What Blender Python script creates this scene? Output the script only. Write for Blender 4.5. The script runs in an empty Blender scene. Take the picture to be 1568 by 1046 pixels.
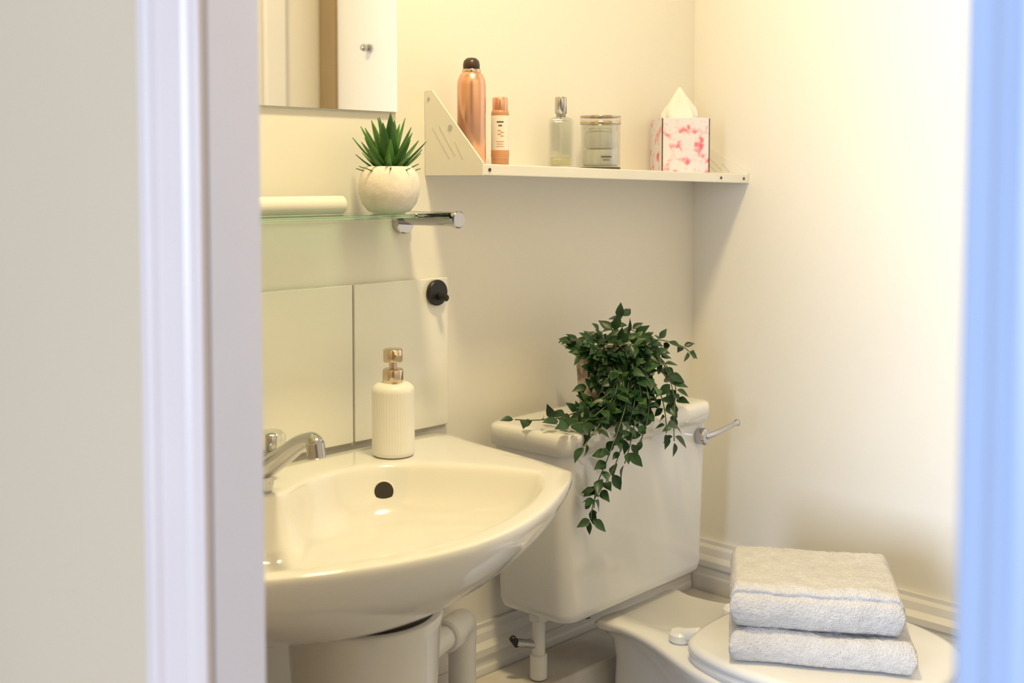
import bpy, bmesh, math, random
from mathutils import Vector, Matrix, noise
from mathutils.bvhtree import BVHTree
random.seed(7)
S=bpy.context.scene
S.view_settings.view_transform='Standard'
COL=bpy.context.collection

# ------------------------------------------------------------ materials
def mat(name,col,rough=.5,metal=0,trans=0,ior=1.45,coat=0,col2=None,nscale=8,bump=0,bscale=200,sss=0,alpha=1,spec=None,bdist=.002):
    m=bpy.data.materials.new(name);m.use_nodes=True
    nt=m.node_tree;b=nt.nodes['Principled BSDF']
    b.inputs['Roughness'].default_value=rough;b.inputs['Metallic'].default_value=metal
    b.inputs['Transmission Weight'].default_value=trans;b.inputs['IOR'].default_value=ior
    b.inputs['Coat Weight'].default_value=coat;b.inputs['Coat Roughness'].default_value=.04
    b.inputs['Alpha'].default_value=alpha
    if sss: b.inputs['Subsurface Weight'].default_value=sss;b.inputs['Subsurface Scale'].default_value=.01
    if spec is not None:b.inputs['Specular IOR Level'].default_value=spec
    c=tuple(col)+(1,)
    b.inputs['Base Color'].default_value=c
    tc=nt.nodes.new('ShaderNodeTexCoord')
    c2=tuple(col2)+(1,) if col2 else tuple(x*.94 for x in col)+(1,)
    n=nt.nodes.new('ShaderNodeTexNoise');n.inputs['Scale'].default_value=nscale;n.inputs['Detail'].default_value=4
    r=nt.nodes.new('ShaderNodeValToRGB');r.color_ramp.elements[0].position=.35;r.color_ramp.elements[1].position=.65
    r.color_ramp.elements[0].color=c2;r.color_ramp.elements[1].color=c
    nt.links.new(tc.outputs['Object'],n.inputs['Vector']);nt.links.new(n.outputs['Fac'],r.inputs['Fac']);nt.links.new(r.outputs['Color'],b.inputs['Base Color'])
    if bump:
        n2=nt.nodes.new('ShaderNodeTexNoise');n2.inputs['Scale'].default_value=bscale;n2.inputs['Detail'].default_value=3
        bp=nt.nodes.new('ShaderNodeBump');bp.inputs['Strength'].default_value=bump;bp.inputs['Distance'].default_value=bdist
        nt.links.new(tc.outputs['Object'],n2.inputs['Vector']);nt.links.new(n2.outputs['Fac'],bp.inputs['Height']);nt.links.new(bp.outputs['Normal'],b.inputs['Normal'])
    return m
M={}
M['wall']=mat('cream_wall_paint',(.865,.845,.80),.5,col2=(.85,.83,.785),nscale=3,bump=.08,bscale=60)
M['hall']=mat('beige_hall_paint',(.60,.485,.34),.6,col2=(.585,.47,.33),nscale=2,bump=.05,bscale=60)
M['ceil']=mat('ceiling_paint',(.86,.86,.84),.8)
M['floor']=mat('vinyl_floor',(.42,.40,.38),.4,col2=(.34,.32,.30),nscale=20)
M['gloss']=mat('white_gloss_paint',(.85,.84,.84),.28,coat=.2,nscale=4,bump=.03,bscale=30)
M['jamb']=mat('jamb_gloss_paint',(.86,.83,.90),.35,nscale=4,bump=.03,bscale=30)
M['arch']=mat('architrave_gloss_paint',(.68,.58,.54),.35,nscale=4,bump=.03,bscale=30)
M['jambr']=mat('daylight_blue_gloss_paint',(.37,.45,.62),.35,nscale=4,bump=.03,bscale=30)  # blue cast of hall daylight mixed into the right frame colour
M['ceramic']=mat('white_ceramic',(.82,.815,.80),.10,coat=.6,col2=(.81,.805,.79),nscale=2)
M['cist']=mat('cistern_ceramic',(.77,.775,.785),.14,coat=.5,col2=(.755,.76,.77),nscale=2)
M['tile']=mat('glazed_tile',(.87,.865,.82),.15,coat=.4,nscale=3)
M['grout']=mat('grout',(.66,.60,.50),.8,nscale=60)
M['chrome']=mat('chrome',(.52,.52,.54),.12,metal=1,col2=(.49,.49,.51))
M['brass']=mat('champagne_metal',(.66,.55,.42),.16,metal=1)
M['glass']=mat('shelf_glass',(.66,.92,.80),.02,trans=1,ior=1.3)
M['mirror']=mat('mirror_silver',(.93,.92,.88),.01,metal=1,col2=(.93,.92,.88))
M['shelf']=mat('shelf_white_metal',(.85,.84,.81),.35,nscale=4)
M['slot']=mat('slot_shadow_grey',(.74,.71,.66),.6)
M['pot']=mat('stone_white_pot',(.86,.83,.80),.75,nscale=60,col2=(.78,.73,.69),bump=.4,bscale=120)
M['leaf1']=mat('succulent_green',(.035,.12,.025),.45,col2=(.06,.18,.04),nscale=25)
M['leafb']=mat('succulent_bright',(.07,.22,.04),.45,col2=(.12,.30,.06),nscale=25)
M['leaf2']=mat('ivy_dark',(.012,.042,.016),.38,col2=(.02,.065,.022),nscale=30)
M['leaf3']=mat('ivy_mid',(.030,.090,.030),.38,col2=(.018,.06,.02),nscale=30)
M['leaf4']=mat('ivy_light',(.09,.18,.06),.42,col2=(.04,.10,.03),nscale=60)
M['stem']=mat('stem',(.10,.16,.05),.6)
M['black']=mat('black_plastic',(.012,.012,.012),.4)
M['dark']=mat('dark_hole',(.03,.025,.02),.6)
M['soap']=mat('dispenser_ceramic',(.88,.875,.85),.35,nscale=5)
M['copper']=mat('rose_gold_can',(.80,.47,.33),.27,metal=.8,col2=(.76,.43,.30))
M['tan']=mat('tan_bottle',(.60,.31,.17),.35,col2=(.55,.28,.15))
M['label']=mat('white_label',(.86,.84,.80),.5)
M['ink']=mat('label_ink',(.12,.10,.09),.6)
M['cap']=mat('dark_brown_cap',(.06,.035,.025),.35)
M['cream']=mat('face_cream',(.88,.88,.86),.5)
M['tissue']=mat('tissue_paper',(.90,.89,.88),.8,sss=.1)
M['towel']=mat('terry_towel',(.72,.71,.71),.95,col2=(.66,.65,.65),nscale=60,bump=1,bscale=330,spec=.1,bdist=.004)
M['basket']=mat('woven_basket',(.60,.54,.48),.8,col2=(.20,.14,.11),nscale=75,bump=1,bscale=90)
M['pipe']=mat('plastic_pipe',(.82,.81,.79),.35)
M['brown']=mat('brown_corner_shade',(.36,.26,.14),.5)  # brown stands in for shade in the far corner, not wood
M['boxing']=mat('boxing_paint',(.76,.74,.72),.5,col2=(.60,.55,.50),nscale=9)
M['seat']=mat('toilet_seat_plastic',(.83,.825,.81),.2,coat=.3)
def thin_glass(name,tint,glossy):
    m=bpy.data.materials.new(name);m.use_nodes=True;nt=m.node_tree;nt.nodes.clear()
    o=nt.nodes.new('ShaderNodeOutputMaterial');mx=nt.nodes.new('ShaderNodeMixShader')
    t=nt.nodes.new('ShaderNodeBsdfTransparent');g=nt.nodes.new('ShaderNodeBsdfGlossy');lw=nt.nodes.new('ShaderNodeLayerWeight')
    mp=nt.nodes.new('ShaderNodeMapRange');mp.inputs['To Min'].default_value=glossy;mp.inputs['To Max'].default_value=.75
    lw.inputs['Blend'].default_value=.25
    t.inputs['Color'].default_value=tint+(1,);g.inputs['Roughness'].default_value=.04;g.inputs['Color'].default_value=(.9,.9,.9,1)
    nt.links.new(lw.outputs['Facing'],mp.inputs['Value']);nt.links.new(mp.outputs['Result'],mx.inputs['Fac'])
    nt.links.new(t.outputs[0],mx.inputs[1]);nt.links.new(g.outputs[0],mx.inputs[2]);nt.links.new(mx.outputs[0],o.inputs['Surface'])
    return m
M['cglass']=thin_glass('clear_thin_glass',(.91,.92,.91),.06)
M['liquid']=mat('perfume_liquid',(.90,.86,.50),.05,alpha=.55)
def floral():
    m=bpy.data.materials.new('floral_card');m.use_nodes=True;nt=m.node_tree;b=nt.nodes['Principled BSDF']
    b.inputs['Roughness'].default_value=.5
    tc=nt.nodes.new('ShaderNodeTexCoord')
    v=nt.nodes.new('ShaderNodeTexVoronoi');v.inputs['Scale'].default_value=75
    n=nt.nodes.new('ShaderNodeTexNoise');n.inputs['Scale'].default_value=60;n.inputs['Detail'].default_value=3
    nt.links.new(tc.outputs['Object'],v.inputs['Vector']);nt.links.new(tc.outputs['Object'],n.inputs['Vector'])
    r=nt.nodes.new('ShaderNodeValToRGB');e=r.color_ramp.elements
    e[0].position=.51;e[0].color=(.82,.82,.92,1);e[1].position=.74;e[1].color=(.78,.10,.22,1)
    k=e.new(.56);k.color=(.86,.68,.76,1)
    k=e.new(.64);k.color=(.84,.34,.44,1)
    nt.links.new(n.outputs['Fac'],r.inputs['Fac'])
    r2=nt.nodes.new('ShaderNodeValToRGB');r2.color_ramp.elements[0].position=.0;r2.color_ramp.elements[1].position=.28
    r2.color_ramp.elements[0].color=(.82,.35,.45,1);r2.color_ramp.elements[1].color=(.92,.90,.94,1)
    nt.links.new(v.outputs['Distance'],r2.inputs['Fac'])
    mx=nt.nodes.new('ShaderNodeMixRGB');mx.blend_type='MULTIPLY';mx.inputs['Fac'].default_value=.45
    nt.links.new(r.outputs['Color'],mx.inputs[1]);nt.links.new(r2.outputs['Color'],mx.inputs[2]);nt.links.new(mx.outputs['Color'],b.inputs['Base Color'])
    return m
M['floral']=floral()

# ------------------------------------------------------------ helpers
def mkobj(name,verts,faces,m,parent=None,smooth=True,sub=0,bevel=0,recalc=True,solid=0,auto=None):
    me=bpy.data.meshes.new(name);me.from_pydata([tuple(v) for v in verts],[],faces);me.update()
    if recalc:
        bm=bmesh.new();bm.from_mesh(me);bmesh.ops.recalc_face_normals(bm,faces=bm.faces);bm.to_mesh(me);bm.free()
    for p in me.polygons:p.use_smooth=smooth
    o=bpy.data.objects.new(name,me);COL.objects.link(o)
    if isinstance(m,str):m=M[m]
    me.materials.append(m)
    if solid:
        s=o.modifiers.new('s','SOLIDIFY');s.thickness=solid;s.offset=0
    if bevel:
        s=o.modifiers.new('b','BEVEL');s.width=bevel;s.segments=3;s.limit_method='ANGLE';s.angle_limit=.6
    if sub:
        s=o.modifiers.new('ss','SUBSURF');s.levels=sub;s.render_levels=sub
    if auto is not None:
        try: me.set_sharp_from_angle(angle=auto)
        except Exception: pass
    if parent:o.parent=parent
    return o
def empty(name):
    e=bpy.data.objects.new(name,None);e.empty_display_size=.05;COL.objects.link(e);return e
def box(name,lo,hi,m,parent=None,bevel=0,rot=None,smooth=False):
    x0,y0,z0=lo;x1,y1,z1=hi
    v=[(x0,y0,z0),(x1,y0,z0),(x1,y1,z0),(x0,y1,z0),(x0,y0,z1),(x1,y0,z1),(x1,y1,z1),(x0,y1,z1)]
    if rot:
        c=Vector(((x0+x1)/2,(y0+y1)/2,0));Rm=Matrix.Rotation(rot,3,'Z')
        v=[tuple(Rm@(Vector(p)-c)+c) for p in v]
    f=[(0,3,2,1),(4,5,6,7),(0,1,5,4),(1,2,6,5),(2,3,7,6),(3,0,4,7)]
    return mkobj(name,v,f,m,parent,smooth=smooth,bevel=bevel)
def loft(name,rings,m,parent=None,cap0=True,cap1=True,closed=True,**k):
    n=len(rings[0]);V=[p for r in rings for p in r];Fs=[]
    for i in range(len(rings)-1):
        for j in range(n if closed else n-1):
            a=i*n+j;b=i*n+(j+1)%n;Fs.append((a,b,b+n,a+n))
    if cap0:Fs.append(tuple(range(n-1,-1,-1)))
    if cap1:Fs.append(tuple(range((len(rings)-1)*n,len(rings)*n)))
    return mkobj(name,V,Fs,m,parent,**k)
def lathe(name,prof,c,m,parent=None,seg=48,rib=None,cap0=True,cap1=True,**k):
    rings=[]
    for i,(r,z) in enumerate(prof):
        ring=[]
        for j in range(seg):
            t=2*math.pi*j/seg;rr=r
            if rib:rr=rib(r,z,t)
            ring.append((c[0]+rr*math.cos(t),c[1]+rr*math.sin(t),c[2]+z))
        rings.append(ring)
    return loft(name,rings,m,parent,cap0,cap1,**k)
def cyl(name,p0,p1,r,m,parent=None,seg=32,r1=None,bev=0):
    p0=Vector(p0);p1=Vector(p1);d=(p1-p0).normalized()
    a=d.orthogonal().normalized();b=d.cross(a);r1=r if r1 is None else r1
    rings=[]
    L=(p1-p0).length
    st=[(0,r-bev),(bev,r),(L-bev,r1),(L,r1-bev)] if bev else [(0,r),(L,r1)]
    for s,rr in st:
        rings.append([p0+d*s+(a*math.cos(t)+b*math.sin(t))*rr for t in [2*math.pi*j/seg for j in range(seg)]])
    return loft(name,rings,m,parent,auto=.7)
def catmull(P,n,closed=False):
    P=[Vector(p) for p in P];out=[];N=len(P)
    rng=range(N) if closed else range(N-1)
    for i in rng:
        g=(lambda k:P[k%N]) if closed else (lambda k:P[max(0,min(N-1,k))])
        p0,p1,p2,p3=g(i-1),g(i),g(i+1),g(i+2)
        for j in range(n):
            t=j/n
            out.append(.5*((2*p1)+(p2-p0)*t+(2*p0-5*p1+4*p2-p3)*t*t+(3*p1-p0-3*p2+p3)*t**3))
    if not closed:out.append(P[-1])
    return out
def tube(name,pts,r,m,parent=None,seg=16,n=8,smoothpath=True,rs=None):
    P=catmull(pts,n) if smoothpath else [Vector(p) for p in pts]
    rings=[];prev=None
    for i,p in enumerate(P):
        d=(P[min(i+1,len(P)-1)]-P[max(i-1,0)]).normalized()
        if prev is None: a=d.orthogonal().normalized()
        else:
            a=(prev-d*prev.dot(d)).normalized()
        prev=a;b=d.cross(a)
        t_=i/(len(P)-1)
        rr=r if rs is None else rs(t_)
        rings.append([p+(a*math.cos(t)+b*math.sin(t))*rr for t in [2*math.pi*j/seg for j in range(seg)]])
    return loft(name,rings,m,parent)
def rrect(cx,cy,hx,hy,r,z,seg=8,rot=0,bow=0):
    out=[]
    for (sx,sy,a0) in ((1,1,0),(-1,1,90),(-1,-1,180),(1,-1,270)):
        for j in range(seg+1):
            t=math.radians(a0+90*j/seg)
            x=sx*(hx-r)+r*math.cos(t);y=sy*(hy-r)+r*math.sin(t)
            if y<0:y-=bow*(1-(x/hx)**2)
            X=x*math.cos(rot)-y*math.sin(rot);Y=x*math.sin(rot)+y*math.cos(rot)
            out.append((cx+X,cy+Y,z))
    return out

# ------------------------------------------------------------ room shell
XH,XI=-1.573,-1.530
YL,YR=-.679,-1.266
H=2.4
box('wall_back',(XI,0,0),(.08,.08,H),'wall')
box('wall_right',(0,-1.40,0),(.08,0,H),'wall')
box('wall_front',(XI,-1.40,0),(0,-1.31,H),'wall')
box('wall_left',(XH,YL+.012,0),(XI,1.6,H),'hall')
box('wall_door_side',(XH,-3.0,0),(XI,YR-.012,H),'hall')
box('wall_over_door',(XH,YR-.012,2.03),(XI,YL+.012,H),'hall')
box('floor',(-6.5,-3.2,-.05),(.08,1.6,0),'floor')
box('ceiling',(XI,-1.40,H),(.08,.08,H+.05),'ceil')
e=empty('door_frame')
box('lining_left',(XH-.002,YL,0),(XI+.002,YL+.012,2.03),'jamb',e)
box('lining_right',(XH-.002,YR-.012,0),(XI+.002,YR,2.03),'jambr',e)
box('lining_head',(XH-.002,YR,2.018),(XI+.002,YL,2.03),'jamb',e)
prof=[(0,0),(0,.007),(.002,.009),(.012,.010),(.016,.013),(.021,.014),(.025,.011),(.030,.010),(.052,.013),(.056,.018),(.060,.020),(.070,.020),(.075,.017),(.077,.012),(.077,0)]
def arch(name,y0,sgn,m):
    rings=[[(XH-.001-t,y0+sgn*o,z) for o,t in prof] for z in (0,2.10)]
    return loft(name,rings,m,e,smooth=False)
arch('architrave_left',YL,1,'arch');arch('architrave_right',YR,-1,'jambr')
box('architrave_head',(XH-.018,YR,2.03),(XH-.001,YL,2.10),'gloss',e)

def baseprof(top):
    return [(0,0),(.018,0),(.018,top-.075),(.016,top-.070),(.016,top-.058),(.020,top-.052),(.020,top-.040),(.012,top-.030),(.010,top-.015),(.006,top-.008),(.006,top),(0,top)]
rings=[[(-d-.0003,y,z) for d,z in baseprof(.405)] for y in (-.0005,-1.309)]
loft('baseboard_right',rings,'gloss',smooth=False)
rings=[[(x,-d-.0003,z) for d,z in baseprof(.385)] for x in (XI+.001,-.0210)]
loft('baseboard_back',rings,'gloss',smooth=False)
box('trim_pipe_boxing',(-1.0,-.13,0.0),(-.0215,-.021,.30),'boxing',bevel=.004)

box('shade_corner_strip',(-.012,-1.305,.41),(-.0005,-1.235,H-.001),'brown',bevel=.002)  # added strip, coloured as the shaded corner the mirror reflects
box('trim_front',(-.20,-1.309,.01),(-.135,-1.29,H-.01),'gloss',bevel=.004)
e=empty('wall_robe_hook')
cyl('rose',(-.0005,-1.09,1.520),(-.008,-1.09,1.520),.011,'chrome',e)
cyl('peg',(-.008,-1.09,1.520),(-.018,-1.09,1.520),.006,'chrome',e)
lathe('knob',[(.002,-.01),(.009,-.006),(.011,0),(.009,.006),(.002,.01)],(-.022,-1.09,1.520),'chrome',e,seg=20)

# ------------------------------------------------------------ wall mirror
e=empty('wall_mirror')
box('mirror_glass',(-1.32,-.0075,1.274),(-.82,-.0025,1.95),'mirror',e)
box('mirror_back',(-1.322,-.0025,1.272),(-.818,-.0003,1.952),'shelf',e)

# ------------------------------------------------------------ splash tiles
e=empty('splashback_tiles')
box('grout_bed',(-1.515,-.0035,.7475),(-.714,-.0003,1.0),'grout',e)
for i,(a,b) in enumerate([(-1.113,-.9145),(-.911,-.7125),(-1.315,-1.116),(-1.515,-1.318)]):
    box('tile_%d'%(i+1),(a,-.010,.7530),(b,-.003,1.002),'tile',e,bevel=.002)
e=empty('black_wall_hook')
cyl('disc',(-.742,-.0105,.978),(-.742,-.019,.978),.0215,'black',e,bev=.002)
cyl('peg',(-.742,-.019,.972),(-.738,-.036,.970),.0055,'black',e,bev=.001)

# ------------------------------------------------------------ basin
e=empty('pedestal_basin')
ZD=.746
cx=-1.13
oR=[(-.745,-.0125),(-.752,-.12),(-.764,-.24),(-.780,-.335),(-.795,-.362),(-.87,-.412),(-.95,-.455),(-1.04,-.488)]
iR=[(-.925,-.145),(-.885,-.195),(-.853,-.245),(-.829,-.305),(-.832,-.333),(-.88,-.383),(-.955,-.428),(-1.04,-.458)]
mir=lambda L:[(2*cx-x,y) for x,y in reversed(L)]
outer=oR+[(cx,-.50)]+mir(oR)+[(-1.37,-.0125),(-1.25,-.0125),(-1.13,-.0125),(-1.01,-.0125),(-.87,-.0125)]
inner=iR+[(cx,-.469)]+mir(iR)+[(-1.30,-.118),(-1.235,-.125),(-1.155,-.150),(-1.07,-.115),(-.985,-.112)]
O=catmull([(x,y,0) for x,y in outer],6,True);I=catmull([(x,y,0) for x,y in inner],6,True)
for p in O:p.y=min(p.y,-.0125)
def sc(L,s,c,z):return [(c[0]+(p.x-c[0])*s,min(c[1]+(p.y-c[1])*s,-.0125),z) for p in L]
bc=(-1.12,-.25)
R_=[]
for s,z in [(.20,.600),(.34,.603),(.48,.614),(.62,.632),(.76,.656),(.87,.680),(.945,.704),(.985,.722),(.998,.732),(1,.738),(.997,.7435),(.990,.7465)]:R_.append(sc(O,s,bc,z))
mix=lambda t,z:[(O[i].x*.99*(1-t)+I[i].x*t+bc[0]*.01*(1-t),O[i].y*(1-t)+I[i].y*t,z) for i in range(len(O))]
R_.append(mix(.5,.7465));R_.append(mix(.93,.7465));
dc=(-1.13,-.29)
def sc2(s,z):return [(dc[0]+(p.x-dc[0])*s,dc[1]+(p.y-dc[1])*s,z) for p in I]
for s,z in [(1.0,.7455),(.985,.741),(.965,.728),(.93,.708),(.87,.686),(.77,.668),(.62,.655),(.42,.647),(.2,.642),(.06,.640)]:R_.append(sc2(s,z))
basin=loft('bowl',R_,'ceramic',e,sub=1)
bm=bmesh.new();bm.from_mesh(basin.data);bvh=BVHTree.FromBMesh(bm)
o_=Vector((-1.10,-.30,.705));tgt=Vector((-.957,-.135,.709))
hit,nr,_,_=bvh.ray_cast(o_,(tgt-o_).normalized())
bm.free()
if nr.dot(o_-hit)<0:nr=-nr
cyl('overflow_ring',hit-nr*.004,hit+nr*.0015,.0165,'ceramic',e,bev=.001)
cyl('overflow_hole',hit,hit+nr*.0022,.0140,'dark',e)
cyl('drain',(-1.13,-.29,.638),(-1.13,-.29,.6445),.022,'chrome',e,bev=.001)
def ped(name,L,m):
    pr=[]
    for z,hx,hy in L:
        pr.append([(-1.098+hx*math.cos(t),-.27+hy*math.sin(t)*(1 if math.sin(t)<0 else 1.2),z) for t in [2*math.pi*j/48 for j in range(48)]])
    loft(name,pr,m,e)
ped('pedestal',[(0,.14,.125),(.03,.13,.12),(.10,.11,.105),(.3,.090,.090),(.5,.092,.092),(.585,.098,.097),(.600,.101,.100),(.603,.098,.097)],'ceramic')
ped('joint_gap',[(.602,.090,.090),(.618,.090,.090)],'dark')

# ------------------------------------------------------------ basin tap
e=empty('basin_mixer_tap')
tx,ty=-1.165,-.085
lathe('base',[(.027,0),(.028,.004),(.024,.010),(.021,.03),(.021,.040),(.016,.046),(.004,.048)],(tx,ty,.7467),'chrome',e)
tube('spout',[(tx,ty-.0,.762),(tx,ty-.045,.775),(tx,ty-.09,.800),(tx,ty-.13,.824),(tx,ty-.158,.834),(tx,ty-.170,.829)],.012,'chrome',e,seg=20,rs=lambda t:.017-.0065*min(1,t*1.4))
cyl('aerator',(tx,ty-.166,.832),(tx,ty-.170,.812),.0120,'chrome',e,bev=.001)
for sx,nm in((1,'handle_right'),(-1,'handle_left')):
    tube('arm_'+nm,[(tx,ty,.765),(tx+sx*.025,ty,.768),(tx+sx*.046,ty,.772)],.011,'chrome',e,seg=16)
    lathe('stem_'+nm,[(.013,0),(.013,.022),(.010,.024)],(tx+sx*.046,ty,.764),'chrome',e,seg=24)
    lathe(nm,[(.012,0),(.019,.006),(.020,.022),(.015,.028),(.004,.029)],(tx+sx*.046,ty,.787),'cglass',e,seg=40,rib=lambda r,z,t:r*(1+.06*math.cos(8*t)))
    lathe('insert_'+nm,[(.006,0),(.008,.004),(.008,.022),(.003,.024)],(tx+sx*.046,ty,.788),'chrome',e,seg=16)
tube('popup_lift_rod',[(tx+.002,ty-.050,.7475),(tx+.002,ty-.056,.765),(tx+.002,ty-.058,.785)],.009,'chrome',e)

# ------------------------------------------------------------ soap dispenser
e=empty('soap_dispenser')
c=(-.905,-.095,.747)
def rib(r,z,t):
    return r-(.0006*(.5+.5*math.cos(48*t)) if .008<z<.098 and r>.03 else 0)
lathe('bottle',[(.028,0),(.0315,.002),(.0325,.007),(.0325,.009),(.0325,.05),(.0325,.097),(.0325,.099),(.031,.105),(.025,.110),(.0165,.1115),(.004,.1115)],c,'soap',e,seg=288,rib=rib)
lathe('collar',[(.0150,.111),(.0158,.112),(.0158,.130),(.0145,.132),(.006,.132)],c,'brass',e)
cyl('pump_rod',(c[0],c[1],c[2]+.130),(c[0],c[1],c[2]+.145),.006,'brass',e)
lathe('pump_head',[(.006,.142),(.0142,.143),(.0148,.145),(.0148,.161),(.013,.1625),(.003,.1628)],c,'brass',e)
cyl('nozzle',(c[0],c[1],c[2]+.154),(c[0]-.012,c[1]-.030,c[2]+.151),.0045,'brass',e)

# ------------------------------------------------------------ glass shelf
e=empty('glass_shelf')
box('glass_plate',(-1.46,-.127,1.1085),(-.802,-.006,1.1145),'glass',e,bevel=.0008)
for i,x in enumerate((-.808,-1.455)):
    cyl('clamp_rod_%d'%(i+1),(x,-.012,1.104),(x,-.135,1.104),.0115,'chrome',e,bev=.0015)
    cyl('clamp_cap_%d'%(i+1),(x,-.133,1.104),(x,-.140,1.104),.0135,'chrome',e,bev=.002)
    cyl('wall_rose_%d'%(i+1),(x,-.0005,1.097),(x,-.014,1.097),.019,'chrome',e,bev=.002)
e=empty('toothbrush_tube')
cyl('tube',(-1.25,-.062,1.1285),(-.972,-.062,1.1285),.0135,'label',e,bev=.003)
cyl('tube_cap',(-1.19,-.062,1.1285),(-1.12,-.062,1.1285),.0140,'shelf',e,bev=.001)

# ------------------------------------------------------------ succulent
e=empty('potted_succulent')
c=(-.898,-.080,1.115)
lathe('pot',[(.024,0),(.032,.003),(.041,.014),(.0465,.030),(.047,.043),(.044,.058),(.038,.068),(.034,.071),(.031,.070),(.029,.064),(.028,.060),(.004,.060)],c,'pot',e)
def blade(V,Fc,base,d,L,w,curl,seg=8,cup=.35):
    d=d.normalized();s=d.cross(Vector((0,0,1)))
    if s.length<.05:s=d.orthogonal()
    s.normalize();nrm=s.cross(d).normalized()
    b0=len(V)
    for i in range(seg+1):
        t=i/seg
        wd=w*min(1,(.55+1.5*t))*(1-t)**.75*1.25 if t<1 else 0.0002
        p=base+d*L*t+nrm*(curl*t*t*L)
        V.append(p-s*wd+nrm*wd*cup);V.append(p);V.append(p+s*wd+nrm*wd*cup)
    for i in range(seg):
        a=b0+i*3;Fc.append((a,a+1,a+4,a+3));Fc.append((a+1,a+2,a+5,a+4))
V=[];Fc=[];V2=[];F2=[]
b0=Vector((c[0],c[1],c[2]+.056))
for k,(cnt,el,L,w,cu) in enumerate([(3,82,.094,.0130,.0),(5,72,.098,.0135,.05),(6,58,.086,.0125,.08),(8,42,.074,.0095,.12),(10,26,.060,.0058,.2),(9,12,.054,.0036,.1)]):
    for j in range(cnt):
        az=2*math.pi*(j+.37*k)/cnt+random.uniform(-.2,.2);ee=math.radians(el+random.uniform(-6,6))
        d=Vector((math.cos(az)*math.cos(ee),math.sin(az)*math.cos(ee),math.sin(ee)))
        tg=(V,Fc) if random.random()<.6 else (V2,F2)
        blade(tg[0],tg[1],b0+Vector((math.cos(az),math.sin(az),0))*.003,d,L*random.uniform(.85,1.06),w,cu)
for p in V+V2:
    if p.y>-.008:p.y=-.008
mkobj('leaves_dark',V,Fc,'leaf1',e,solid=.0012,recalc=False)
mkobj('leaves_bright',V2,F2,'leafb',e,solid=.0012,recalc=False)

# ------------------------------------------------------------ wall shelf
e=empty('wall_shelf')
zs=lambda x:1.1895-(x+.75)*.0205
XS0,XS1=-.752,-.004
def slab(name,x0,x1,y0,y1,dz0,dz1,m):
    v=[(x,y,zs(x)+dz) for dz in(dz0,dz1) for (x,y) in((x0,y0),(x1,y0),(x1,y1),(x0,y1))]
    mkobj(name,v,[(0,3,2,1),(4,5,6,7),(0,1,5,4),(1,2,6,5),(2,3,7,6),(3,0,4,7)],m,e,smooth=False,bevel=.0015)
slab('plank',XS0,XS1,-.133,-.001,-.012,0,'shelf')
slab('front_lip',XS0,XS1,-.137,-.133,-.017,.001,'shelf')
def bracket(name,x,th,k):
    zb=zs(x)-.017;zt=zs(x)+.122*k
    out=[(-.001,zb),(-.137,zb),(-.137,zb+.020),(-.018*k,zt),(-.001,zt)]
    bmm=bmesh.new()
    vs=[bmm.verts.new((x,y,z)) for y,z in out]
    bmm.faces.new(vs)
    r=bmesh.ops.extrude_face_region(bmm,geom=bmm.faces[:])
    bmesh.ops.translate(bmm,vec=(th,0,0),verts=[g for g in r['geom'] if isinstance(g,bmesh.types.BMVert)])
    bmesh.ops.recalc_face_normals(bmm,faces=bmm.faces)
    me=bpy.data.meshes.new(name);bmm.to_mesh(me);bmm.free();me.materials.append(M['shelf'])
    o=bpy.data.objects.new(name,me);COL.objects.link(o);o.parent=e
    return o
bracket('bracket_left',XS0-.003,.003,1);bracket('bracket_right',XS1,.003,.62)
for nm,x,K in(('L',XS0-.0034,1),('R',XS1-.0004,.62)):
    for i,(y0,z0,y1,z1) in enumerate([(-.020,.060,-.060,.012),(-.036,.062,-.074,.016),(-.074,.036,-.092,.010)]):
        w_=.0022
        v=[]
        for dx in(0,.0003):
            v+=[(x+dx,y0+w_/2,zs(x)+z0*K),(x+dx,y0-w_/2,zs(x)+z0*K+.002),(x+dx,y1-w_/2,zs(x)+z1*K),(x+dx,y1+w_/2,zs(x)+z1*K-.002)]
        mkobj('slot_%s%d'%(nm,i+1),v,[(0,1,2,3),(7,6,5,4),(0,4,5,1),(1,5,6,2),(2,6,7,3),(3,7,4,0)],'slot',e,smooth=False)
    cyl('screw_top_%s'%nm,(x-.0005,-.010,zs(x)+.108*K),(x+.001,-.010,zs(x)+.108*K),.003,'chrome',e,seg=12)
cyl('screw_mid',(XS0-.004,-.062,zs(-.75)+.060),(XS0-.002,-.062,zs(-.75)+.060),.0045,'chrome',e,seg=14)
for i,x in enumerate((-.74,-.10,-.02)):
    cyl('screw_front_%d'%i,(x,-.1372,zs(x)-.008),(x,-.1385,zs(x)-.008),.0028,'cap',e,seg=10)

# ------------------------------------------------------------ toiletries
e=empty('aerosol_can')
x=-.715;c=(x,-.070,zs(x)+.0005)
lathe('can',[(.020,0),(.0235,.002),(.0235,.130),(.0225,.138),(.0185,.147),(.0150,.151),(.004,.151)],c,'copper',e)
lathe('collar',[(.0150,.1495),(.0155,.151),(.0155,.155),(.014,.156),(.004,.156)],c,'brass',e)
lathe('cap',[(.0135,.155),(.0138,.163),(.0125,.169),(.008,.1735),(.002,.1745)],c,'cap',e)
e=empty('tanning_bottle')
x=-.649;c=(x,-.070,zs(x)+.0005)
lathe('bottle',[(.0135,0),(.0148,.002),(.0148,.088),(.0140,.093),(.004,.093)],c,'tan',e)
lathe('label_band',[(.01495,.014),(.0151,.0145),(.0151,.0835),(.01495,.084)],c,'label',e,cap0=False,cap1=False)
lathe('band_stripe',[(.0152,.0145),(.01535,.015),(.01535,.026),(.0152,.0265)],c,'tan',e,cap0=False,cap1=False)
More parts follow.
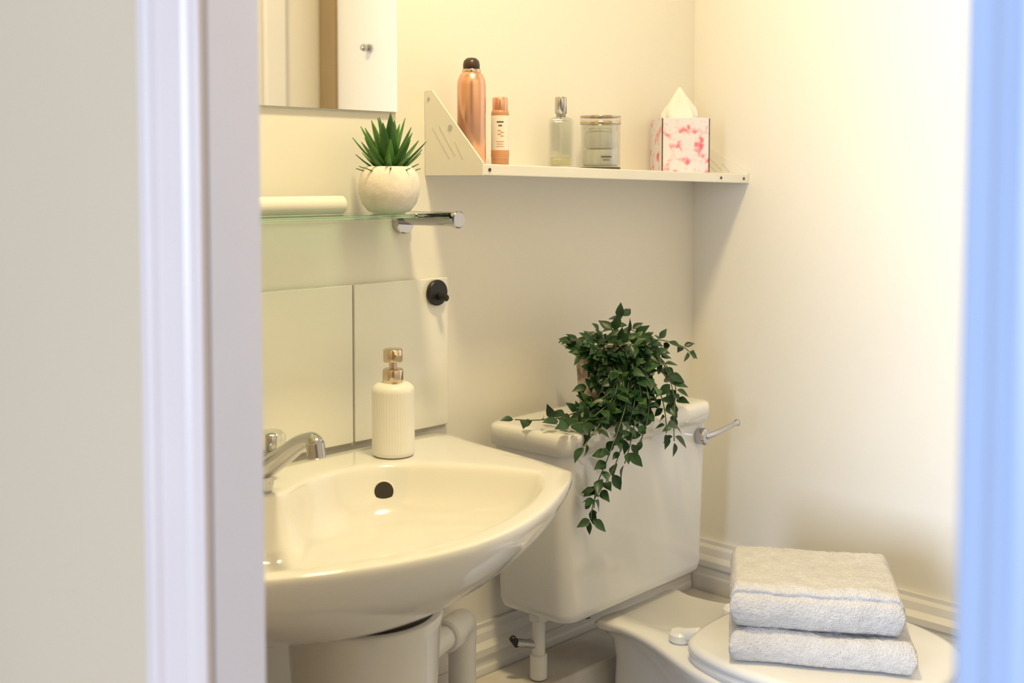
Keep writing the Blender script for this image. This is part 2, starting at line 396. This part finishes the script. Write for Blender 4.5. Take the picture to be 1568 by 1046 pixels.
lathe('cap',[(.0125,.092),(.0130,.093),(.0130,.112),(.0115,.1145),(.003,.115)],c,'copper',e)
def bentbar(name,c,r,a0,a1,z0,z1,m,parent):
    rings=[[(c[0]+rr*math.cos(a),c[1]+rr*math.sin(a),c[2]+z) for rr,z in((r,z0),(r+.0002,z0),(r+.0002,z1),(r,z1))] for a in [a0+(a1-a0)*k/8 for k in range(9)]]
    loft(name,rings,m,parent,smooth=False)
A=math.radians(-134)
for k,(w_,z0,h_) in enumerate([(.75,.072,.0025),(.40,.066,.0025),(.85,.040,.0012),(.7,.036,.0012),(.8,.032,.0012)]):
    bentbar('print_%d'%k,c,.0151,A-w_/2,A+w_/2,z0,z0+h_,'ink' if k<2 else 'tan',e)
for k,(dz,sg) in enumerate([(.058,1),(.055,-1),(.052,1),(.049,-1)]):
    bentbar('monogram_%d'%k,c,.0151,A-.15*sg-.12,A-.15*sg+.22,dz,dz+.0018,'tan',e)
e=empty('perfume_bottle')
x=-.497;c=(x,-.070,zs(x)+.0005)
rr=math.radians(-44)
def rrl(name,L,m,e,**k):
    loft(name,[rrect(c[0],c[1],h,h2,r,c[2]+z,6,rr) for h,h2,r,z in L],m,e,**k)
rrl('glass_body',[(.019,.012,.004,0),(.0212,.0145,.005,.003),(.0212,.0145,.005,.083),(.019,.012,.006,.088),(.008,.008,.006,.091)],'cglass',e)
rrl('glass_inner',[(.0165,.010,.004,.005),(.0180,.0115,.004,.007),(.0180,.0115,.004,.080),(.016,.010,.005,.084),(.007,.007,.005,.086)],'cglass',e)
rrl('perfume',[(.0165,.0100,.004,.006),(.0175,.0108,.004,.007),(.0175,.0108,.004,.020)],'liquid',e)
cyl('dip_tube',(c[0],c[1],c[2]+.008),(c[0],c[1],c[2]+.09),.0012,'label',e,seg=8)
lathe('neck',[(.0085,.0905),(.0085,.096),(.0105,.0965),(.0105,.124),(.0095,.1255),(.003,.1257)],c,'chrome',e)
e=empty('cosmetic_jar')
x=-.391;c=(x,-.072,zs(x)+.0005)
lathe('glass_jar',[(.032,0),(.0355,.003),(.0362,.010),(.0362,.080),(.0355,.085),(.0330,.085),(.0330,.012),(.031,.006),(.003,.006)],c,'cglass',e)
lathe('cream_lower',[(.029,.007),(.0318,.009),(.0318,.033),(.030,.037),(.003,.037)],c,'cream',e)
lathe('cream_upper',[(.022,.038),(.028,.040),(.0300,.056),(.028,.066),(.020,.076),(.003,.078)],(c[0]-.001,c[1],c[2]),'cream',e)
lathe('lid_glass',[(.0355,.0855),(.0372,.087),(.0372,.096),(.036,.098),(.003,.098)],c,'cglass',e)
lathe('lid_rim',[(.0366,.083),(.0378,.0835),(.0378,.0875),(.0366,.088)],c,'brass',e,cap0=False,cap1=False)
lathe('lid_top_rim',[(.0366,.0955),(.0376,.096),(.0376,.098),(.036,.0987),(.033,.0987)],c,'brass',e,cap0=False,cap1=False)
lathe('base_ring',[(.0364,.001),(.0368,.002),(.0368,.004),(.0364,.005)],c,'cap',e,cap0=False,cap1=False)
for k,(w_,z0,h_) in enumerate([(.55,.022,.003),(.35,.017,.0015)]):
    bentbar('print_%d'%k,c,.0364,A+.2-w_/2,A+.2+w_/2,z0,z0+h_,'ink',e)
# tissue box
e=empty('tissue_box')
x=-.150;c=(x,-.0725,zs(x)+.001);rr=math.radians(-38)
s=.0465
box('carton',(c[0]-s,c[1]-s,c[2]),(c[0]+s,c[1]+s,c[2]+.106),'floral',e,bevel=.001,rot=rr)
Rm=Matrix.Rotation(rr,3,'Z')
def loc(px,py,pz):
    v=Rm@Vector((px,py,0));return (c[0]+v.x,c[1]+v.y,c[2]+pz)
for sx in(-1,1):
    v=[loc(sx*s*1.002-.0010,-s*1.004,0.001),loc(sx*s*1.002+.0010,-s*1.004,0.001),loc(sx*s*1.002+.0010,-s*1.004,.105),loc(sx*s*1.002-.0010,-s*1.004,.105),
       loc(sx*s*1.002-.0010,-s*.96,0.001),loc(sx*s*1.002+.0010,-s*.96,0.001),loc(sx*s*1.002+.0010,-s*.96,.105),loc(sx*s*1.002-.0010,-s*.96,.105)]
    mkobj('edge_%d'%sx,v,[(0,1,2,3),(7,6,5,4),(0,4,5,1),(1,5,6,2),(2,6,7,3),(3,7,4,0)],'cap',e,smooth=False)
V=[];Fc=[];n=48
lv=[(0,.030,.018),(.010,.033,.016),(.022,.028,.012),(.036,.019,.009),(.048,.011,.006),(.058,.005,.003),(.063,.0015,.001)]
for i,(z,a_,b_) in enumerate(lv):
    for j in range(n):
        t=2*math.pi*j/n
        k=1+.22*math.sin(5*t+i*.5)*(1-.5*i/len(lv))+.08*math.sin(11*t)
        V.append(loc(a_*k*math.cos(t),b_*k*math.sin(t),.105+z))
for i in range(len(lv)-1):
    for j in range(n):
        a_=i*n+j;b_=i*n+(j+1)%n;Fc.append((a_,b_,b_+n,a_+n))
mkobj('tissue',V,Fc,'tissue',e)

# ------------------------------------------------------------ toilet
e=empty('toilet')
rot=math.radians(2);ccx,ccy=-.429,-.117
body=[]
for z,hx,hy,r in [(.428,.165,.050,.02),(.4285,.194,.074,.026),(.434,.203,.079,.028),(.447,.206,.081,.028),(.60,.210,.083,.028),(.714,.213,.085,.028)]:
    body.append(rrect(ccx,ccy,hx,hy,r,z,8,rot,bow=.003))
loft('cistern',body,'cist',e,auto=1.2)
lid=[]
for z,k,r in [(.7135,0,.028),(.715,.006,.029),(.740,.007,.029),(.7475,.005,.028),(.7505,-.001,.026),(.7515,-.014,.02)]:
    lid.append(rrect(ccx,ccy,.213+k,.086+k*.9 if k>0 else .086+k,r,z,8,rot,bow=.003))
loft('cistern_lid',lid,'ceramic',e)
cyl('cistern_bolt',(-.535,-.165,.4275),(-.535,-.165,.412),.008,'black',e,bev=.001)
cyl('flush_hub',(-.252,-.196,.689),(-.252,-.216,.689),.0155,'chrome',e,bev=.003)
tube('flush_lever',[(-.252,-.212,.689),(-.228,-.218,.693),(-.190,-.220,.699),(-.160,-.220,.703)],.005,'chrome',e,rs=lambda t:.006-.002*t+.003*max(0,t-.85)/.15)
PX=-.405
def pan_ring(z,w,y0,y1,wb,n=48):
    pts=[(wb,y0),(wb*.95,y0-.05),(wb*.62+w*.28,y0-.12),(w*.98,y0+(y1-y0)*.50),(w*.93,y0+(y1-y0)*.70),(w*.62,y0+(y1-y0)*.92),(0,y1)]
    full=[(PX+a,b,z) for a,b in pts]+[(PX-a-.006*min(1,max(0,(z-.3)/.08)),b,z) for a,b in reversed(pts[:-1])]+[(PX-wb*.33,y0,z),(PX+wb*.33,y0,z)]
    return catmull(full,6,True)
rings=[pan_ring(0,.11,-.16,-.56,.10),pan_ring(.03,.10,-.16,-.54,.085),pan_ring(.15,.085,-.16,-.53,.060),pan_ring(.25,.095,-.16,-.58,.045),pan_ring(.32,.120,-.165,-.65,.046),pan_ring(.360,.148,-.17,-.69,.060),pan_ring(.382,.164,-.17,-.706,.084),pan_ring(.392,.170,-.17,-.712,.102),pan_ring(.401,.172,-.17,-.711,.108),pan_ring(.406,.166,-.175,-.705,.101)]
loft('pan',rings,'ceramic',e)
def seat_ring(z,k):
    pts=[(.09,-.372),(.145,-.392),(.172,-.45),(.180,-.53),(.168,-.63),(.115,-.715),(0,-.745)]
    cy0=-.54
    f_=lambda a,b:(PX+a*(1-k),cy0+(b-cy0)*(1-k),z)
    full=[f_(a,b) for a,b in pts]+[f_(-a,b) for a,b in reversed(pts[:-1])]+[f_(-.035,-.366),f_(.035,-.366)]
    return catmull(full,6,True)
loft('seat',[seat_ring(.4065,.04),seat_ring(.408,.01),seat_ring(.417,.0),seat_ring(.421,.02)],'seat',e)
loft('seat_lid',[seat_ring(.4215,.02),seat_ring(.423,-.008),seat_ring(.431,-.010),seat_ring(.4370,.005),seat_ring(.4395,.05),seat_ring(.440,.4)],'seat',e)
for sx in(-1,1):
    hx_=PX-.012+sx*.078
    cyl('hinge_%d'%sx,(hx_,-.335,.4055),(hx_,-.335,.424),.019,'seat',e,bev=.004)
    cyl('hinge_bar_%d'%sx,(hx_,-.335,.418),(hx_,-.375,.430),.010,'seat',e,bev=.002)
# ------------------------------------------------------------ towels
def towel(name,cx_,cy_,z0,h,lx,ly,ang,seed,crease,puff):
    e=empty(name)
    Rm=Matrix.Rotation(ang,3,'Z')
    NX,NY,ND=90,70,16
    V=[];Fc=[];prof=[];hy=ly/2;r=h/2
    for j in range(NY+1):prof.append((-hy+r+(2*hy-2*r)*j/NY,-r,0))
    for j in range(1,ND):
        t=-math.pi/2+math.pi*j/ND;prof.append((hy-r*.55+r*.55*math.cos(t)-r*.45,r*math.sin(t),1))
    for j in range(NY+1):prof.append((hy-r-(2*hy-2*r)*j/NY,r,0))
    for j in range(1,ND*2):
        t=math.pi/2+math.pi*j/(ND*2)
        zz=r*math.sin(t);yy=-hy+r+r*.75*math.cos(t)
        for cz,dep in crease:
            yy+=dep*math.exp(-((zz/r-cz)/.08)**2)
        prof.append((yy,zz,1))
    rings=[]
    for i in range(NX+1):
        u=-1+2*i/NX
        edge=max(0,(abs(u)-.90)/.10)
        ring=[]
        for (y,z,sd) in prof:
            zz=z*(1-.55*edge**2.5)
            x=u*lx/2
            p=Vector((x,y,0));
            nn=noise.noise(Vector((x*11+seed,y*11,1.3)));n2=noise.noise(Vector((x*28+seed,y*28,zz*28)));n3=noise.noise(Vector((x*150+seed,y*150,zz*150)))
            top=max(0,z/r)
            wz=z0+r+zz+top*(nn*.004+n2*.0020+puff*(1-u*u)*(1-(y/hy)**2))+n3*.0012*(1 if z>-r*.9 else 0)
            wz=max(wz,z0)
            p.y+=nn*.004+n3*.0014+n2*.0022
            p.x+=noise.noise(Vector((y*12,seed,zz*14)))*.005
            q=Rm@Vector((p.x,p.y,0))
            ring.append((cx_+q.x,cy_+q.y,wz))
        rings.append(ring)
    loft('folded_cloth',rings,'towel',e)
    return e,Rm
ang=math.radians(-58.5)
towel('folded_towel',-.414,-.540,.4415,.048,.270,.250,ang,3.3,[],0)
towel('folded_towel',-.420,-.534,.492,.066,.252,.240,ang+.03,9.1,[(.62,.0055)],.003)

# ------------------------------------------------------------ waste pipe & valve
e=empty('basin_waste_pipe')
tube('pipe',[(-.985,-.20,.462),(-.90,-.165,.460),(-.80,-.125,.458)],.019,'pipe',e)
tube('elbow',[(-.83,-.137,.4585),(-.785,-.115,.457),(-.765,-.100,.442),(-.762,-.095,.405),(-.762,-.095,.301)],.0225,'pipe',e,n=6)
cyl('collar',(-.845,-.143,.459),(-.815,-.131,.4585),.0255,'pipe',e,bev=.003)
e=empty('cistern_inlet_valve')
cyl('nut',(-.585,-.10,.4275),(-.585,-.10,.405),.019,'pipe',e,seg=6,bev=.002)
cyl('tail',(-.585,-.10,.405),(-.585,-.10,.335),.0115,'pipe',e)
cyl('nut_low',(-.585,-.10,.345),(-.585,-.10,.3015),.015,'pipe',e,bev=.002)
cyl('valve_side',(-.585,-.10,.360),(-.625,-.085,.372),.007,'chrome',e)
cyl('valve_lever',(-.622,-.086,.365),(-.632,-.080,.382),.006,'black',e,bev=.002)

# ------------------------------------------------------------ trailing plant
e=empty('trailing_ivy_plant')
c=Vector((-.430,-.118,.752))
lathe('basket',[(.040,0),(.044,.003),(.049,.05),(.054,.11),(.056,.125),(.053,.127),(.050,.124),(.048,.112),(.004,.112)],c,'basket',e,seg=72,rib=lambda r,z,t:r*(1+.018*math.sin(18*t)*math.cos(z*520)))
lf=[([],[]) for _ in range(3)]
def leaf(p,d,L,w,kind):
    V,Fc=lf[kind]
    d=d.normalized();up_=Vector((random.uniform(-.5,.5)-.4,random.uniform(-.5,.5)-.45,.6)).normalized()
    s=d.cross(up_)
    if s.length<.1:s=d.orthogonal()
    s.normalize();nn=s.cross(d).normalized()
    b=len(V);W=[0.05,.62,.98,1,.76,.36,0];T=[0,.14,.30,.44,.64,.83,1]
    for t,ww in zip(T,W):
        q=p+d*L*t-nn*(.18*L*t*t)
        V.append(q-s*w*ww+nn*w*ww*.35);V.append(q);V.append(q+s*w*ww+nn*w*ww*.35)
    for i in range(len(T)-1):
        a=b+i*3;Fc.append((a,a+1,a+4,a+3));Fc.append((a+1,a+2,a+5,a+4))
def kind():return random.choices([0,1,2],[.55,.36,.09])[0]
def vine(name,pts,step=.017,size=.028,r=.0010):
    P=catmull(pts,10)
    tube(name,P,r,'stem',e,seg=6,smoothpath=False)
    acc=0
    for i in range(1,len(P)):
        acc+=(P[i]-P[i-1]).length
        if acc>=step or i==len(P)-1:
            acc=random.uniform(-.004,.004)
            d=(P[i]-P[i-1]).normalized()
            side=d.cross(Vector((.3,.3,.9)))
            if side.length<.1:side=Vector((1,0,0))
            side.normalize()
            for sg in((1,-1) if i<len(P)-1 else (0,)):
                if sg and random.random()<.12:continue
                q=Matrix.Rotation(random.uniform(-1.1,1.1),3,d)@side
                dd=(q*sg*1.0+d*random.uniform(.2,.8)+Vector((0,0,-.15))) if sg else d
                L=size*random.uniform(.7,1.2)
                p0=P[i]+dd.normalized()*.003
                leaf(p0,dd,L,L*.27,kind())
T0=Vector((-.43,-.12,.855))
vines=[
 [T0,(-.47,-.16,.86),(-.50,-.20,.82),(-.54,-.19,.79),(-.59,-.16,.768),(-.64,-.145,.768),(-.675,-.13,.772)],
 [T0,(-.47,-.17,.85),(-.51,-.21,.81),(-.55,-.215,.785),(-.59,-.21,.768),(-.63,-.21,.768)],
 [T0,(-.46,-.18,.85),(-.50,-.215,.81),(-.53,-.215,.79),(-.57,-.225,.765),(-.62,-.232,.735)],
 [T0,(-.47,-.18,.85),(-.51,-.205,.80),(-.55,-.20,.775),(-.59,-.19,.765),(-.62,-.18,.768)],
 [T0,(-.46,-.18,.85),(-.51,-.21,.79),(-.55,-.22,.772),(-.585,-.20,.768),(-.60,-.17,.772)],
 [T0,(-.46,-.19,.85),(-.50,-.225,.80),(-.54,-.24,.755),(-.575,-.245,.71),(-.595,-.238,.665),(-.600,-.237,.630)],
 [T0,(-.45,-.19,.85),(-.48,-.225,.79),(-.52,-.24,.75),(-.545,-.24,.70),(-.565,-.236,.670),(-.597,-.236,.645),(-.607,-.236,.612)],
 [T0,(-.45,-.19,.85),(-.47,-.23,.80),(-.50,-.24,.75),(-.515,-.24,.71),(-.52,-.236,.69)],
 [T0,(-.44,-.19,.84),(-.45,-.23,.80),(-.47,-.245,.76),(-.48,-.24,.725)],
 [T0,(-.43,-.19,.84),(-.42,-.23,.80),(-.42,-.245,.76),(-.41,-.24,.725)],
 [T0,(-.40,-.17,.86),(-.37,-.19,.85),(-.355,-.205,.81),(-.36,-.22,.77),(-.375,-.23,.735),(-.38,-.235,.705)],
 [T0,(-.39,-.15,.87),(-.35,-.16,.875),(-.31,-.17,.868),(-.275,-.175,.856),(-.255,-.175,.845)],
 [T0,(-.39,-.16,.86),(-.36,-.18,.85),(-.335,-.19,.82),(-.33,-.20,.79),(-.345,-.21,.765)],
 [T0,(-.38,-.14,.88),(-.35,-.15,.87),(-.325,-.16,.84),(-.315,-.17,.815)],
 [T0,(-.43,-.12,.87),(-.455,-.125,.895)],
 [T0,(-.46,-.13,.87),(-.49,-.14,.875),(-.505,-.14,.878)],
 [T0,(-.40,-.11,.88),(-.38,-.10,.90),(-.360,-.10,.912)],
 [T0,(-.40,-.13,.88),(-.38,-.13,.89),(-.36,-.12,.89),(-.345,-.12,.885)],
 [T0,(-.45,-.09,.86),(-.47,-.08,.875),(-.49,-.08,.878)],
 [T0,(-.42,-.14,.87),(-.41,-.15,.88),(-.40,-.16,.88)],
]
for i,v in enumerate(vines):vine('vine_%d'%(i+1),v)
for k in range(560):
    az=math.radians(random.uniform(-174,5));f=random.random()
    z=.758+.122*f
    if math.degrees(az)<-160 and .15<f<.9 and random.random()<.7:continue
    rad=.058+.020*random.random()
    p=Vector((c.x+rad*math.cos(az)-.040*(1-f),min(-.02,c.y+rad*math.sin(az)*1.05-.022*(1-f)),z))
    d=Vector((math.cos(az)*.5+random.uniform(-.7,.4),math.sin(az)*.6+random.uniform(-.3,.3),random.uniform(-.9,.6)))
    L=.026*random.uniform(.8,1.2)
    leaf(p,d,L,L*.27,kind())
for k in range(140):
    az=random.uniform(0,2*math.pi);rad=random.uniform(0,.060)
    p=Vector((c.x+rad*math.cos(az),c.y+rad*math.sin(az),.855+random.uniform(0,.024)))
    d=Vector((math.cos(az),math.sin(az),random.uniform(-.1,1.0)))
    L=.025*random.uniform(.8,1.2);leaf(p,d,L,L*.27,kind())
for i,nm in enumerate(('leaves_dark','leaves_mid','leaves_light')):
    mkobj(nm,lf[i][0],lf[i][1],'leaf%d'%(i+2),e,recalc=False)

# ------------------------------------------------------------ lights
def area(name,loc,target,size,energy,col):
    l=bpy.data.lights.new(name,'AREA');l.shape='DISK' if name=='ceiling_lamp' else 'SQUARE';l.size=size;l.energy=energy;l.color=col
    o=bpy.data.objects.new(name,l);COL.objects.link(o);o.location=loc
    o.rotation_euler=(Vector(target)-Vector(loc)).to_track_quat('-Z','Y').to_euler();return o
area('ceiling_lamp',(-1.02,-.62,2.34),(-1.02,-.62,0),.20,18,(1,.80,.42))
area('hall_window_light',(-5.8,-1.75,1.45),(-.1,-.75,.8),1.8,275,(.68,.80,1.0))
w=bpy.data.worlds.new('World');S.world=w;w.use_nodes=True
w.node_tree.nodes['Background'].inputs['Color'].default_value=(.90,.91,1,1)
w.node_tree.nodes['Background'].inputs['Strength'].default_value=.16

# ------------------------------------------------------------ camera
a=math.radians(44.3);th=math.radians(3.0)
F=Vector((math.cos(a),math.sin(a),0));R=Vector((math.sin(a),-math.cos(a),0));U=Vector((0,0,1))
fw=F*math.cos(th)-U*math.sin(th);up=U*math.cos(th)+F*math.sin(th)
cam=bpy.data.cameras.new('camera');cam.sensor_width=36;cam.lens=41.6;cam.shift_y=-.1001
cam.dof.use_dof=True;cam.dof.focus_distance=1.95;cam.dof.aperture_fstop=4.5;cam.clip_start=.02
co=bpy.data.objects.new('camera',cam);COL.objects.link(co)
mw=Matrix((R,up,-fw)).transposed().to_4x4();mw.translation=Vector((-2.057,-1.472,1.17));co.matrix_world=mw
S.camera=co
